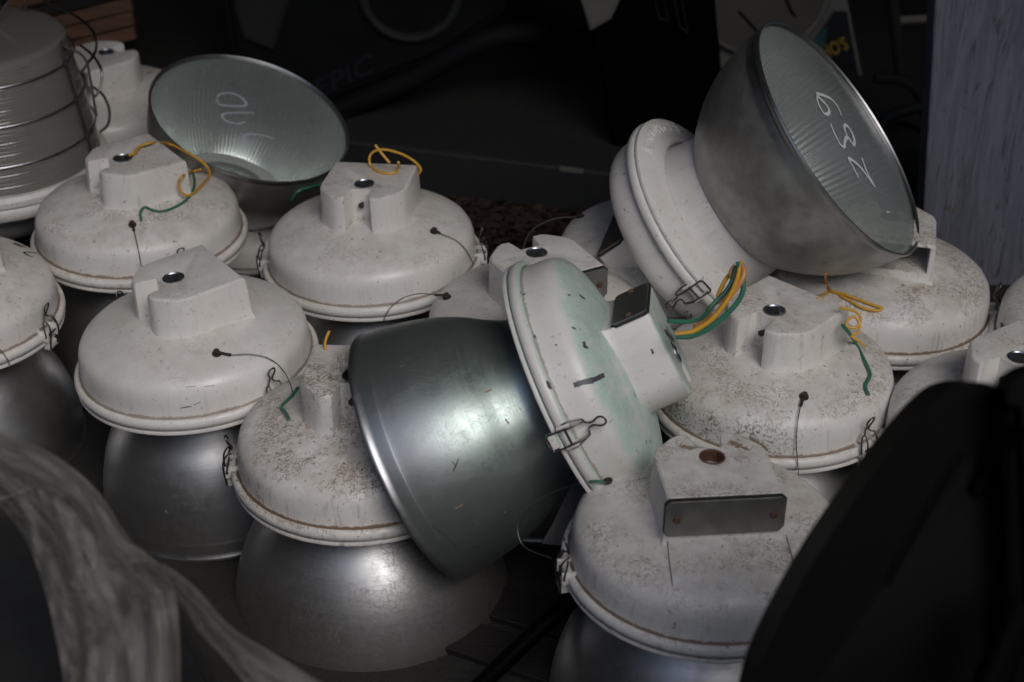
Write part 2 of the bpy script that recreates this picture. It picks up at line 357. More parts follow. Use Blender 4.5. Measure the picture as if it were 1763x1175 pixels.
DZB = -.037
def plan(off, dy=0):
    base = [(-.082, -.078), (.082, -.078), (.083, .028), (.078, .044), (.050, .072), (.040, .077), (-.040, .077), (-.050, .072), (-.078, .044), (-.083, .028)]
    out = []
    n = len(base)
    for i in range(n):
        p, q, r = Vector(base[i - 1]), Vector(base[i]), Vector(base[(i + 1) % n])
        e1 = (q - p).normalized(); e2 = (r - q).normalized(); n1 = Vector((e1.y, -e1.x)); n2 = Vector((e2.y, -e2.x))
        m = (n1 + n2).normalized(); out.append(q + m * (off / max(.4, m.dot(n1))))
    return out
def make_box(deep):
    bm = bmesh.new(); rings = []
    for off, z in ((.026, .104), (.017, .118), (.010, .127), (.005, .136), (.002, .146), (.0012, .156), (0, .205), (-.0012, .2095), (-.004, .212)):
        rings.append([bm.verts.new((p.x, p.y, z)) for p in plan(off)])
    
    for A, B in zip(rings, rings[1:]):
        for i in range(len(A)): bm.faces.new((A[i], A[(i + 1) % len(A)], B[(i + 1) % len(A)], B[i]))
    bm.faces.new(rings[0][::-1]); bm.faces.new(rings[-1])
    a = obj('junction_box', bm, None, smooth=0)
    cut = bmesh.new()
    prism(cut, [(-.0185, .039, .142), (.0185, .039, .142), (.022, .06, .142), (.034, .12, .142), (-.034, .12, .142), (-.022, .06, .142)], Vector((0, 0, .15)))
    c1 = obj('cut', cut, None, smooth=0)
    c2 = obj('cut', cyl(bmesh.new(), (0, .016, .110), (0, .016, .3), .0182, 32), None, smooth=0)
    d = .02 if not deep else .088
    c3 = obj('cut', box(bmesh.new(), (-.0735, -.2, .1555), (.0735, -.078 + d, .2055)), None, smooth=0)
    for c in (c1, c2, c3):
        md = a.modifiers.new('b', 'BOOLEAN'); md.operation = 'DIFFERENCE'; md.object = c; md.solver = 'EXACT'
    bv = a.modifiers.new('v', 'BEVEL'); bv.width = .0022; bv.segments = 2; bv.limit_method = 'ANGLE'; bv.angle_limit = R_(38)
    me = evaluated(a)
    for o in (a, c1, c2, c3): bpy.data.objects.remove(o)
    me.transform(Matrix.Translation((0, 0, DZB))); me.name = 'junction_box'; me.shade_smooth(); me.set_sharp_from_angle(angle=R_(30))
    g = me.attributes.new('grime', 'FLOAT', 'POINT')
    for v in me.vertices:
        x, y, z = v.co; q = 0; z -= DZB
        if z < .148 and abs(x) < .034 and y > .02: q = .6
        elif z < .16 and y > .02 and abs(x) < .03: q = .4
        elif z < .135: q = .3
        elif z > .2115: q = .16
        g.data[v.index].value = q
    me.materials.clear(); me.materials.append(M['white']); return me
ME_BOX = make_box(False); ME_BOX_OPEN = make_box(True)

low_prof = [(.199, -.0045), (.209, -.0045), (.2102, -.007), (.2095, -.0105), (.205, -.0135), (.186, -.0195), (.163, -.0265), (.156, -.028), (.1515, -.026), (.150, -.020), (.150, -.0045)]
ME_LOW = to_mesh(lathe(bmesh.new(), low_prof, 128, close=True), 'lower_flange', 40)
ME_LOWT = to_mesh(lathe(bmesh.new(), [(.199, -.0045), (.209, -.0045), (.2102, -.007), (.2095, -.0105), (.205, -.0125), (.190, -.0128), (.17, -.0122), (.150, -.012), (.150, -.0045)], 128, close=True), 'lower_flange', 40)
ME_NECK = to_mesh(lathe(bmesh.new(), [(.152, -.006), (.149, -.012), (.1445, -.02), (.142, -.034), (.1395, -.05), (.134, -.058), (.126, -.061), (.10, -.061)], 96), 'neck', 50)
def bowl(ctrl, name):
    out = [(p.x, p.y) for p in spline([Vector((r, z, 0)) for r, z in ctrl], 4)]
    r0, z0 = out[-1]
    rim = [(r0 + .0024, z0 - .003), (r0 + .0036, z0 - .0065), (r0 + .0024, z0 - .0105), (r0, z0 - .011), (r0 - .002, z0 - .008)]
    return to_mesh(lathe(bmesh.new(), out + rim, 128), name, 45), [(r - .0035, z) for r, z in out[::-1] if r > .135] + [(.12, -.056), (.06, -.05), (0, -.049)]
CW = [(.1275, -.046), (.132, -.053), (.142, -.062), (.157, -.078), (.176, -.101), (.194, -.128), (.2085, -.156), (.2195, -.186), (.2275, -.217), (.2315, -.247), (.2325, -.2645)]
CN = [(.150, -.0150), (.143, -.019), (.138, -.028), (.1365, -.042), (.1385, -.053), (.1445, -.067), (.154, -.086), (.170, -.113), (.184, -.144), (.1945, -.177), (.2020, -.210), (.2062, -.238), (.2072, -.244), (.2085, -.2645)]
CM = [(r * .955 if r > .2 else r * (1 - .045 * max(0, (r - .13) / .07)), z) for r, z in CW]
ME_REF, ref_in = bowl(CM, 'reflector'); ME_REFN, _ = bowl(CN, 'reflector'); ME_REFW, ref_inw = bowl(CW, 'reflector')
flute = lambda a, r, z: 1 + (.0070 * (abs(((a * 110 / (2 * math.pi)) % 1) - .5) * 2 - .5) if r > .1 else 0)
ME_REFIN = to_mesh(lathe(bmesh.new(), ref_in, 660, mod=flute), 'inner_reflector', 0); ME_REFIN.shade_smooth()
ME_REFIN_W = to_mesh(lathe(bmesh.new(), ref_inw, 660, mod=flute), 'inner_reflector', 0); ME_REFIN_W.shade_smooth()
ME_LENS = to_mesh(lathe(bmesh.new(), [(.2272, -.2655), (.222, -.2695), (.214, -.2715), (0, -.2735)], 96), 'lens', 30)
ME_HUB = to_mesh(lathe(bmesh.new(), [(.0190, .2118), (.0186, .2135), (.0168, .2138), (.0155, .212), (.0158, .209), (.0152, .206), (.0158, .203), (.0152, .200), (.0158, .197), (.0156, .195), (.0186, .195), (.0190, .205)], 40, close=True), 'conduit_hub', 40)
def rescale(me, k, zs=1.0):
    me = me.copy()
    for v in me.vertices: v.co.x *= k; v.co.y *= k; v.co.z *= zs
    return me
ME_LENS_W = rescale(ME_LENS, .2315 / .2272); ME_LENS = rescale(ME_LENS, .2208 / .2272); ME_REFB = ME_REFW.copy()
for me_ in (ME_REFB, ME_REFIN_W, ME_LENS_W):
    for v in me_.vertices: v.co.z -= .020
for v in ME_REFW.vertices: v.co.z *= 1.06
for me_, mt_ in ((ME_REF, 'alu'), (ME_REFN, 'alu'), (ME_REFW, 'alu'), (ME_REFB, 'alu'), (ME_REFIN, 'inner'), (ME_REFIN_W, 'inner'), (ME_LENS, 'lens'), (ME_LENS_W, 'lens')): me_.materials.append(M[mt_])
for v in ME_HUB.vertices: v.co.y += .016; v.co.z += DZB
bmp = bmesh.new(); prism(bmp, [(x, -.0845, z) for x, z in ((-.0845, .160), (-.0845, .204), (-.078, .2105), (.078, .2105), (.0845, .204), (.0845, .160), (.078, .1525), (-.078, .1525))], Vector((0, .0022, 0)), .0007, 2)
ME_PLATE = to_mesh(bmp, 'cover_plate', 30); ME_PLATE.transform(Matrix.Translation((0, 0, DZB)))
bmp = bmesh.new(); prism(bmp, [(x, -.0822, z) for x, z in ((-.0855, .159), (-.0855, .206), (-.079, .2122), (.079, .2122), (.0855, .206), (.0855, .159), (.079, .1515), (-.079, .1515))], Vector((0, .0045, 0)))
ME_GASKET = to_mesh(bmp, 'gasket', 30); ME_GASKET.transform(Matrix.Translation((0, 0, DZB)))
ME_SCREW = to_mesh(cyl(cyl(bmesh.new(), (0, 0, 0), (0, -.0030, 0), .0056, 14, .0046), (0, -.003, 0), (0, -.0040, 0), .0020, 6), 'screw', 30)
ME_SSCREW = to_mesh(cyl(cyl(bmesh.new(), (0, .039, .183 + DZB), (0, .050, .183 + DZB), .0034, 10), (0, .046, .183 + DZB), (0, .0505, .183 + DZB), .0055, 6), 'slot_screw', 30)
bmb = bmesh.new(); cyl(bmb, (0, 0, -.001), (0, 0, .0015), .0078, 18); cyl(bmb, (0, 0, .0015), (0, 0, .0030), .0072, 18); cyl(bmb, (0, 0, .003), (0, 0, .0085), .0054, 6)
ME_BOLT = to_mesh(bmb, 'tether_bolt', 30)
# latch (at angle 0)
bml = bmesh.new()
for s in (-1, 1): box(bml, (.198, s * .0165 - .0022, -.001), (.2195, s * .0165 + .0022, .0205), .0012)
box(bml, (.205, -.014, .002), (.2145, .014, .0165), .002); box(bml, (.203, -.011, -.022), (.2185, .011, -.006), .0022)
ME_LUG = to_mesh(bml, 'lug', 30); ME_LUG.materials.append(M['white'])
bmw = bmesh.new()
for s in (-1, 1):
    tube(bmw, [(.2185, 0, -.019), (.2195, s * .0125, -.018), (.2205, s * .0135, -.006), (.2225, s * .0125, .014), (.2205, s * .0118, .028), (.214, s * .0110, .039), (.2105, s * .0140, .036), (.2155, s * .0195, .018), (.217, s * .0195, .009)], .0015, 8, 6)
tube(bmw, [(.213, .0110, .039), (.208, .007, .040), (.2062, .0034, .044), (.2085, .003, .051), (.211, .007, .060), (.2135, .005, .0675), (.2145, 0, .0695), (.2135, -.005, .0675), (.211, -.007, .060), (.2085, -.003, .051), (.2062, -.0034, .044), (.208, -.007, .040), (.213, -.0110, .039)], .0016, 8, 6)
tube(bmw, [(.2155, -.0195, .010), (.2155, .0195, .010)], .0017, 8, 0)
ME_BAIL = to_mesh(bmw, 'wire_bail', 60); ME_BAIL.materials.append(M['steel'])

LAMPS = {}
def frame(centre, u, slot):
    u = u.normalized(); y = (slot - u * slot.dot(u)).normalized(); x = y.cross(u)
    m = Matrix((x, y, u)).transposed().to_4x4(); m.translation = centre; return m
def lamp(key, label, centre, u, slot, box_open=False, plate=False, latch=None, lens=False, scale=1.0, hub='zinc', dirt=.4, moss=0, teal=0, chip=0, dull=0, crack=0, kind_='', rteal=None):
    m = frame(centre, u, slot) @ Matrix.Scale(scale, 4)
    root = empty('high_bay_lamp', m @ Matrix.Translation((0, 0, -L_REF)))
    tag(root, label, 'lamp', 'old industrial lamps piled together')
    off = Matrix.Translation((0, 0, L_REF))
    md_ = m.to_3x3().inverted() @ Vector((-.8, -.6, 0))
    def part(name, me, mat, par=root, **kw):
        o = new_obj(name, me, mat, par)
        if par is root: o.matrix_local = off
        for k, v in dict(dirt=dirt, moss=moss, teal=teal, chip=chip, dull=dull, crack=crack, moss_x=md_.x, moss_y=md_.y, **kw).items(): o[k] = float(v)
        return o
    part('housing', ME_DOME, None); part('junction_box', ME_BOX_OPEN if box_open else ME_BOX, None)
    part('lower_flange', ME_LOWT if key == 'T' else ME_LOW, M['white']); part('neck', ME_NECK, M['white']).scale.__setitem__(2, 1.4 if kind_ == 'bowl' else 1) if key != 'T' else None
    rf = part('reflector', {'narrow': ME_REFN, 'wide': ME_REFW, 'bowl': ME_REFB}.get(kind_, ME_REF), None, root)
    if rteal is not None: rf['teal'] = float(rteal)
    me = ME_HUB.copy(); me.materials.clear(); me.materials.append(M[hub]); part('conduit_hub', me, None)
    ss = part('slot_screw', ME_SSCREW, M['bolt'])
    if plate:
        pl = part('cover_plate', ME_PLATE, M['plate']); part('gasket', ME_GASKET, M['gasket'], pl)
        for s in (-1, 1):
            sc_ = part('screw', ME_SCREW, M['rust'], pl); sc_.location = (s * .068, -.0847, .1805 + DZB)
    if latch:
        best = None
        for k in range(360):
            p = m @ Vector((.213 * math.cos(R_(k)), .213 * math.sin(R_(k)), .008)); v = p - CAM; dd = v.dot(AX_F)
            e = math.hypot(881.5 + F_PX * v.dot(AX_R) / dd - latch[0], 587.5 - F_PX * v.dot(AX_U) / dd - latch[1]) + 300 * (dd - depth_of(m.translation))
            if best is None or e < best[0]: best = (e, k)
        a0 = best[1]; latches = (a0, a0 + 180)
    else: latches = (80, 260)
    for a in latches:
        la = bpy.data.objects.new('latch', None); la.empty_display_size = .02; col.objects.link(la); la.parent = root
        la.matrix_local = off @ Matrix.Rotation(R_(a), 4, 'Z')
        part('lug', ME_LUG, None, la); part('wire_bail', ME_BAIL, None, la)
    if lens:
        part('inner_reflector', ME_REFIN_W if kind_ == 'bowl' else ME_REFIN, None); part('lens', ME_LENS_W if kind_ == 'bowl' else ME_LENS, None, milk=.31 if kind_ == 'bowl' else .19)
        part('bulb_socket', to_mesh(cyl(cyl(bmesh.new(), (0, 0, -.04), (0, 0, -.09), .026, 24), (0, 0, -.09), (0, 0, -.098), .022, 24), 'bulb_socket', 30), M['socket'])
    LAMPS[key] = root; root['fm'] = 0; del root['fm']
    FR[key] = m
    return root
FR = {}
def upright(key, label, px, py, roll=0, tip=0, spin=90, dz=0, **kw):
    c = at_z(px, py, L_REF + dz)
    u = (Vector((0, 0, 1)) + AX_R * (-math.tan(R_(roll))) + Vector((0, -1, 0)) * math.tan(R_(tip)))
    return lamp(key, label, c, u, Vector((math.cos(R_(spin)), math.sin(R_(spin)), 0)), **kw)

upright('A', 'dirty white dome lamp with yellow and green wires looped beside its box', 242, 408, 0, 0, 216, dirt=.62, latch=(315, 462))
upright('B', 'white dome lamp with a yellow wire loop behind its box, slot facing the camera', 643, 452, 2, 0, 260, dirt=.38, plate=False, latch=(826, 435))
upright('C', 'cleaner white dome lamp tilted left, slot facing left and curved tether wire', 341, 625, 3.5, 0, 215, kind_='narrow', dirt=.26, latch=(488, 700))
upright('D', 'white dome lamp covered in hair-like brown dirt, behind the rim of the green tinged reflector', 624, 795, 1, 0, 265, dz=-.03, kind_='wide', dirt=1.0, crack=1.0, dull=.10, latch=(408, 800))
upright('E', 'nearest white dome lamp with grey metal cover plate facing the camera and a rusty hole', 1214, 967, -1, 0, 96, plate=True, hub='rust', dirt=.72, moss=.15, latch=(965, 985))
upright('F', 'white dome lamp with mossy dark stain at lower left, orange coil and green wire', 1329, 684, 0, 0, 226, dirt=.66, moss=.9, latch=(1490, 765))
upright('G', 'white dome lamp with an open empty box end, in front of the grey board', 1508, 526, -2, 0, 78, dirt=.85, box_open=True, plate=False, crack=.8, latch=(1715, 535))
upright('H', 'white dome lamp cut by the left edge of the photo, black number on it', -92, 545, -2, 0, 226, dirt=.5, latch=(88, 575))
lamp('I', 'white dome lamp at the back left, bright box beside wire cage', at(188, 214, 4.02), Vector((0, 0, 1)), Vector((.75, .66, 0)), dirt=.25)
upright('J', 'shaded dome lamp at the back, half hidden behind the lamp numbered 289', 1140, 470, 0, 0, 120, dirt=.5)
upright('K', 'white dome lamp mostly hidden behind the tilted greenish lamp, threaded hole in its box top', 930, 592, 0, 0, 118, plate=True, dirt=.45)
upright('L', 'white dome lamp at the right edge of the photo, behind the nearer cut off lamp', 1912, 598, 0, 0, 200, dirt=.5)
upright('M', 'white dome lamp at the right edge, mostly hidden behind the black chair', 1738, 770, 0, 0, 215, dirt=.6)
# tilted ones
uT = camv(.895, .40, .21)
lamp('T', 'greenish white lamp tilted in the middle of the pile with black dash on its side', at(980, 668, 2.66), uT, -camv(-.41, .88, .22), dirt=.16, dull=.22, teal=.75, chip=1, plate=True, rteal=.8, latch=(1005, 740), kind_='narrow')
d9 = camv(.73, .46, .50)
lamp('S', 'lamp lying on its side on the pile with white number 289 on its glass', at(1217, 381, 3.10), -d9, -camv(-.3, .7, .35), lens=True, plate=True, dirt=.25, dull=.42, chip=.5, latch=(1225, 480), kind_='bowl')
dU = camv(.33, .70, .62)
SU = .95
cU = at(432, 200, 3.58) - dU * (L_REF * SU)
lamp('U', 'upturned lamp at the back, ribbed glass side up with white painted strokes', cU, -dU, Vector((.3, 1, 0)), lens=True, dirt=.3, dull=.3, scale=SU, latch=(555, 310))

# ------------------------------------------------------------------ ground and unseen shed
bm = bmesh.new()
gx, gy = 60, 60
vs = [[bm.verts.new((-40 + 80 * (i / gx) , -30 + 80 * (j / gy), 0)) for j in range(gy + 1)] for i in range(gx + 1)]
for i in range(gx):
    for j in range(gy): bm.faces.new((vs[i][j], vs[i + 1][j], vs[i + 1][j + 1], vs[i][j + 1]))
tag(obj('ground', bm, M['ground']), kind='structure')
RZ = 3.7  # unseen roof and walls, added and sized to limit the skylight on the lamps
for name_, lo, hi in (('unseen_shed_roof', (-3.2, -1.9, RZ), (3.4, 6.2, RZ + .08)), ('unseen_shed_wall', (-3.2, 6.0, 0), (3.4, 6.1, RZ - .003)),
        ('unseen_shed_wall', (-3.2, -7.6, 0), (-3.1, 5.997, RZ - .003)), ('unseen_shed_wall', (3.3, -7.6, 0), (3.4, 5.997, RZ - .003)),
        ('sky_block_wall', (-3.097, -7.6, 0), (3.297, -7.5, RZ - .003))):  # added wall out of view, cuts off the low sky in front
    bm = bmesh.new(); box(bm, lo, hi); tag(obj(name_, bm, M['shed'], smooth=0), kind='structure')
# ------------------------------------------------------------------ things drawn on or laid over the lamps
bpy.context.view_layer.update()
DG = bpy.context.evaluated_depsgraph_get()
def hit(px, py):
    d = (at(px, py, 1) - CAM).normalized()
    ok, loc, n, i, o, mx = sc.ray_cast(DG, CAM + d * .3, d)
    if not ok: return None
    if n.dot(d) > 0: n = -n
    return loc, n
def local_part(name, bm, mat, root, label=None, smooth=35):
    bm.transform(root.matrix_world.inverted()); o = obj(name, bm, mat, root, smooth)
    if label: o['label'] = label
    return o
def path(pts, base, lift, tol=.24):
    out = []; last = base
    for p in pts:
        if len(p) == 3: last = p[2]
        else:
            h = hit(p[0], p[1])
            if h is not None and abs(depth_of(h[0]) - last) < tol: last = depth_of(h[0]) - lift
        out.append(at(p[0], p[1], last))
    return out
def wire(name, root, pts, r, mat, lift=None, n=8, base=None, label=None):
    base = depth_of(root.matrix_world @ Vector((0, 0, L_REF + .06))) - .05 if base is None else base
    bm = tube(bmesh.new(), path(pts, base, r * 1.6 if lift is None else lift), r, 8, n)
    return local_part(name, bm, M[mat], root, label)
def strokes(name, root, lines, *a, **k):
    for ln in lines: stroke(name, root, [ln], *a, **k)
def stroke(name, root, lines, width, mat, plane=None, lift=.0005, label=None, taper=.5, n=8):
    bm = bmesh.new()
    for ln in lines:
        pts = spline([Vector((x, y, 0)) for x, y in ln], n); P = []
        for p in pts:
            if plane is not None: P.append((at_plane(p.x, p.y, *plane), plane[1]))
            else:
                h = hit(p.x, p.y)
                if h is not None and (not P or (h[0] - P[-1][0]).length < .03): P.append(h)
        prev = None
        for i, (p, nn) in enumerate(P):
            t = P[min(i + 1, len(P) - 1)][0] - P[max(0, i - 1)][0]
            sd_ = nn.cross(t); sd_ = sd_.normalized() if sd_.length > 1e-9 else Vector((0, 0, 1))
            f = i / max(1, len(P) - 1); wd = width * .5 * (1 - taper + taper * math.sin(math.pi * min(1, .12 + .76 * f))) * ((.85 + .3 * random.random()) if name != 'paint_peel' else (.35 + .9 * random.random()))
            a, b = bm.verts.new(p + nn * lift + sd_ * wd), bm.verts.new(p + nn * lift - sd_ * wd)
            if prev: bm.faces.new((prev[0], prev[1], b, a))
            prev = (a, b)
    return local_part(name, bm, M[mat], root, label)
def C_(sc_, ox, oy, *pts): return [(x / sc_ + ox, y / sc_ + oy) for x, y in pts]
def tether(key, bolt_px, pts, base=None, sleeve='gasket'):
    root = LAMPS[key]; h = hit(*bolt_px)
    if h is None: return
    loc, n = h
    m = Matrix.Translation(loc) @ n.to_track_quat('Z', 'Y').to_matrix().to_4x4()
    me = ME_BOLT.copy(); me.materials.clear(); me.materials.append(M['bolt'])
    b = new_obj('tether_bolt', me, None, root); b.matrix_local = root.matrix_world.inverted() @ m
    P = path(pts, depth_of(loc), .007, .12); start = loc + n * .005
    e = spline([start] + P, 8)
    local_part('tether_cable', tube(bmesh.new(), e, .00085, 6, 0), M['cable'], root)
    k = max(3, int(len(e) * .16)); local_part('crimp_sleeve', tube(bmesh.new(), e[2:2 + k], .0024, 8, 0), M[sleeve], root)

tether('A', (228, 388), [(232, 402), (237, 425), (242, 450), (245, 472)])
tether('B', (747, 400), [(762, 404), (785, 414), (803, 432), (815, 455)])
tether('K', (770, 513), [(748, 508), (722, 506), (695, 513), (674, 528), (662, 548), (658, 575)])
tether('C', (373, 610), [(398, 611), (430, 610), (462, 617), (486, 636), (500, 662), (505, 684)])
tether('F', (1384, 684), [(1378, 702), (1373, 730), (1371, 765), (1374, 806), (1376, 824)])
tether('J', (1000, 374), [(985, 374), (955, 377), (925, 390), (908, 408), (900, 432)])
tether('E', (1046, 828), [(1022, 829), (985, 836, 2.55), (935, 856, 2.50), (903, 880, 2.47), (891, 908, 2.45), (903, 942, 2.44), (950, 962, 2.42)], sleeve='green')
wire('tether_cable', LAMPS['H'], [(-6, 596), (8, 612), (16, 628), (8, 636), (-6, 632)], .0009, 'cable')

wire('lead_wire', LAMPS['A'], [(222, 268), (232, 263), (241, 252), (262, 246), (290, 248), (320, 262), (345, 277), (358, 290), (361, 302), (350, 316), (335, 331), (322, 337), (311, 330), (308, 315), (315, 303), (330, 296), (347, 292)], .0026, 'yellow', .016)
wire('ground_wire', LAMPS['A'], [(331, 292), (335, 318), (325, 340), (305, 355), (280, 364), (262, 362), (250, 357), (242, 365), (243, 380)], .0026, 'green', .005)
wire('lead_wire', LAMPS['B'], [(646, 250), (656, 263), (671, 281)], .0026, 'yellow', .006)
dB = depth_of(LAMPS['B'].matrix_world.translation)
wire('lead_wire', LAMPS['B'], [(686, 280), (687, 289), (680, 297), (668, 299), (652, 296), (639, 287), (636, 272), (644, 261), (663, 258), (690, 265), (712, 277), (724, 291), (721, 300)], .0026, 'yellow', .006)
strokes('rust_stain', LAMPS['B'], [[(664, 279), (676, 276), (690, 281), (688, 290)]], .010, 'rust', taper=.8)
wire('ground_wire', LAMPS['D'], [(513, 668), (502, 682), (491, 693), (486, 698), (485, 703), (489, 707), (493, 713), (498, 722)], .0026, 'green', .010)
wire('lead_wire', LAMPS['D'], [(560, 602), (560, 588), (567, 570)], .0024, 'yellow', .002, base=2.75)
wire('ground_wire', LAMPS['U'], [(502, 346), (512, 331), (530, 324), (552, 318), (566, 316)], .0026, 'green', .004)
wire('lead_wire', LAMPS['G'], [(1421, 471), (1422, 487), (1431, 501), (1456, 508), (1490, 521), (1517, 531), (1507, 535), (1482, 529), (1452, 512), (1426, 504), (1409, 514)], .0026, 'yellow', .005)
hF = hit(1440, 548); dF = depth_of(hF[0]) - .008 if hF else 2.75
wire('lead_wire', LAMPS['F'], [(x, y, dF) for x, y in ((1446, 530), (1460, 533), (1473, 537), (1482, 550), (1473, 564), (1458, 562), (1460, 551), (1472, 546), (1480, 560), (1476, 574), (1464, 576), (1470, 582), (1490, 597))], .0024, 'yellow')
wire('ground_wire', LAMPS['F'], [(1450, 560, dF), (1462, 574, dF - .01), (1473, 591), (1490, 625), (1498, 646), (1490, 664), (1495, 680)], .0030, 'green', .006)
def bundle(name, mat, pts, r=.0036): wire(name, LAMPS['T'], pts, r, mat, 0)
bundle('ground_wire', 'green', [(1163, 580, 2.50), (1190, 579, 2.50), (1222, 565, 2.53), (1256, 537, 2.56), (1277, 508, 2.58), (1279, 484, 2.59), (1271, 452, 2.60)], .0042)
bundle('lead_wire', 'yellow', [(1163, 576, 2.50), (1192, 571, 2.50), (1218, 556, 2.52), (1234, 541, 2.54), (1254, 514, 2.56), (1268, 484, 2.585), (1276, 453, 2.60)])
bundle('lead_wire', 'orange', [(1230, 547, 2.55), (1243, 528, 2.57), (1259, 508, 2.57), (1275, 486, 2.585), (1281, 468, 2.59), (1275, 455, 2.60)], .0042)
bundle('ground_wire', 'green', [(1150, 553, 2.56), (1186, 554, 2.58), (1212, 545, 2.60), (1228, 524, 2.61), (1248, 504, 2.61), (1262, 480, 2.61), (1268, 458, 2.61)])
bundle('lead_wire', 'orange', [(1196, 563, 2.58), (1218, 549, 2.60), (1226, 528, 2.62), (1250, 510, 2.62), (1262, 490, 2.62), (1258, 470, 2.62), (1266, 457, 2.62)])
bundle('lead_wire', 'yellow', [(1235, 512, 2.63), (1243, 494, 2.63), (1252, 478, 2.63), (1266, 466, 2.62), (1278, 452, 2.61)])

# painted numbers on the glass of the two open lamps
def lens_plane(key): m = FR[key]; return (m @ Vector((0, 0, -.2745 - (.020 if key == 'S' else 0))), -(m.to_3x3() @ Vector((0, 0, 1))).normalized())
q5 = lambda *p: C_(3.308, 1230, 0, *p)
q6 = lambda *p: C_(2.438, 1040, 20, *p)
strokes('painted_number', LAMPS['S'], [q5((822, 1018), (790, 955), (765, 908), (790, 918), (840, 965), (910, 1062), (870, 985), (838, 900))], .0075, 'paint', lens_plane('S'))
strokes('painted_number', LAMPS['S'], [q6((950, 472), (968, 515), (992, 560), (1008, 568), (1010, 545), (1022, 528), (1045, 560), (1050, 548), (1044, 520), (1026, 487), (1010, 478), (1010, 500), (1024, 530))], .0072, 'paint', lens_plane('S'))
strokes('painted_number', LAMPS['S'], [q6((893, 347), (898, 385), (920, 425), (936, 432), (945, 418), (932, 392), (910, 370), (893, 347), (925, 355), (955, 370), (982, 405), (996, 438))], .0072, 'paint', lens_plane('S'))
q1 = lambda *p: C_(2.798, 0, 0, *p)
strokes('painted_number', LAMPS['U'], [q1((1045, 474), (1060, 456), (1110, 450), (1160, 470), (1185, 500), (1170, 512), (1100, 512), (1060, 505), (1043, 480))], .0060, 'faded', lens_plane('U'))
strokes('painted_number', LAMPS['U'], [q1((1225, 545), (1150, 545), (1090, 548), (1070, 560), (1090, 585), (1140, 598), (1180, 590))], .0060, 'faded', lens_plane('U'))
strokes('painted_number', LAMPS['U'], [q1((1320, 670), (1270, 655), (1200, 648), (1172, 665), (1195, 700), (1225, 718))], .0060, 'faded', lens_plane('U'))
# black marker on two domes
h9 = lambda *p: C_(13.058, 0, 390, *p)
strokes('marker_number', LAMPS['H'], [h9((735, 700), (620, 650), (540, 600), (600, 585), (720, 590), (850, 620), (965, 665), (880, 590), (780, 540))], .0042, 'marker')
strokes('marker_number', LAMPS['H'], [h9((595, 490), (470, 460), (350, 410), (320, 390), (400, 400), (480, 440), (600, 430), (710, 435))], .0042, 'marker')
strokes('marker_number', LAMPS['H'], [h9((430, 345), (490, 345), (560, 360))], .0042, 'marker'); strokes('marker_number', LAMPS['H'], [h9((195, 295), (280, 305))], .0042, 'marker')
for l_ in ([(252, 128), (262, 124)], [(262, 110), (264, 118), (274, 124)], [(270, 108), (282, 116)], [(256, 118), (262, 112)]): strokes('marker_number', LAMPS['I'], [l_], .006, 'marker')
# bare patches and marks
strokes('paint_chip', LAMPS['T'], [[(988, 664), (1002, 659), (1020, 655), (1040, 646)]], .0085, 'scar', taper=.3)
strokes('paint_chip', LAMPS['T'], [[(997, 508), (1002, 512), (1007, 515)], [(977, 508), (982, 509)], [(1112, 758), (1113, 764)], [(1119, 757), (1120, 764)]], .005, 'scar')
strokes('paint_chip', LAMPS['T'], [[(1145, 572), (1152, 578), (1160, 586)]], .014, 'scar')
strokes('casting_seam', LAMPS['E'], [[(1149, 932), (1152, 965), (1158, 1010)], [(1353, 922), (1362, 955), (1369, 990)]], .0016, 'bolt', taper=.2)
strokes('scrape_mark', LAMPS['C'], [[(310, 703), (322, 701), (330, 700)], [(333, 698), (345, 692)], [(320, 667), (338, 665)], [(352, 666), (370, 664)]], .0018, 'bolt', taper=.9)

M['tan'] = simple('tan_undercoat', (.27, .20, .13), .8, 0, .35, 90)
strokes('paint_peel', LAMPS['E'], [[(1256, 760), (1272, 768), (1290, 776)], [(1290, 757), (1308, 765), (1322, 776)], [(1170, 768), (1190, 772), (1200, 768)]], .012, 'tan', taper=.7)
strokes('scuff_mark', LAMPS['T'], [[(778, 795), (786, 803)], [(790, 790), (783, 806), (780, 812)]], .0026, 'scar', taper=.8)
strokes('scuff_mark', LAMPS['T'], [[(835, 676), (846, 671)], [(783, 876), (797, 868)], [(870, 722), (876, 730)]], .0042, 'tan', taper=.8)
strokes('scuff_mark', LAMPS['T'], [[(690, 610), (715, 604)], [(806, 948), (822, 940), (835, 943)], [(745, 905), (770, 925), (790, 950)]], .0022, 'scar', taper=.9)
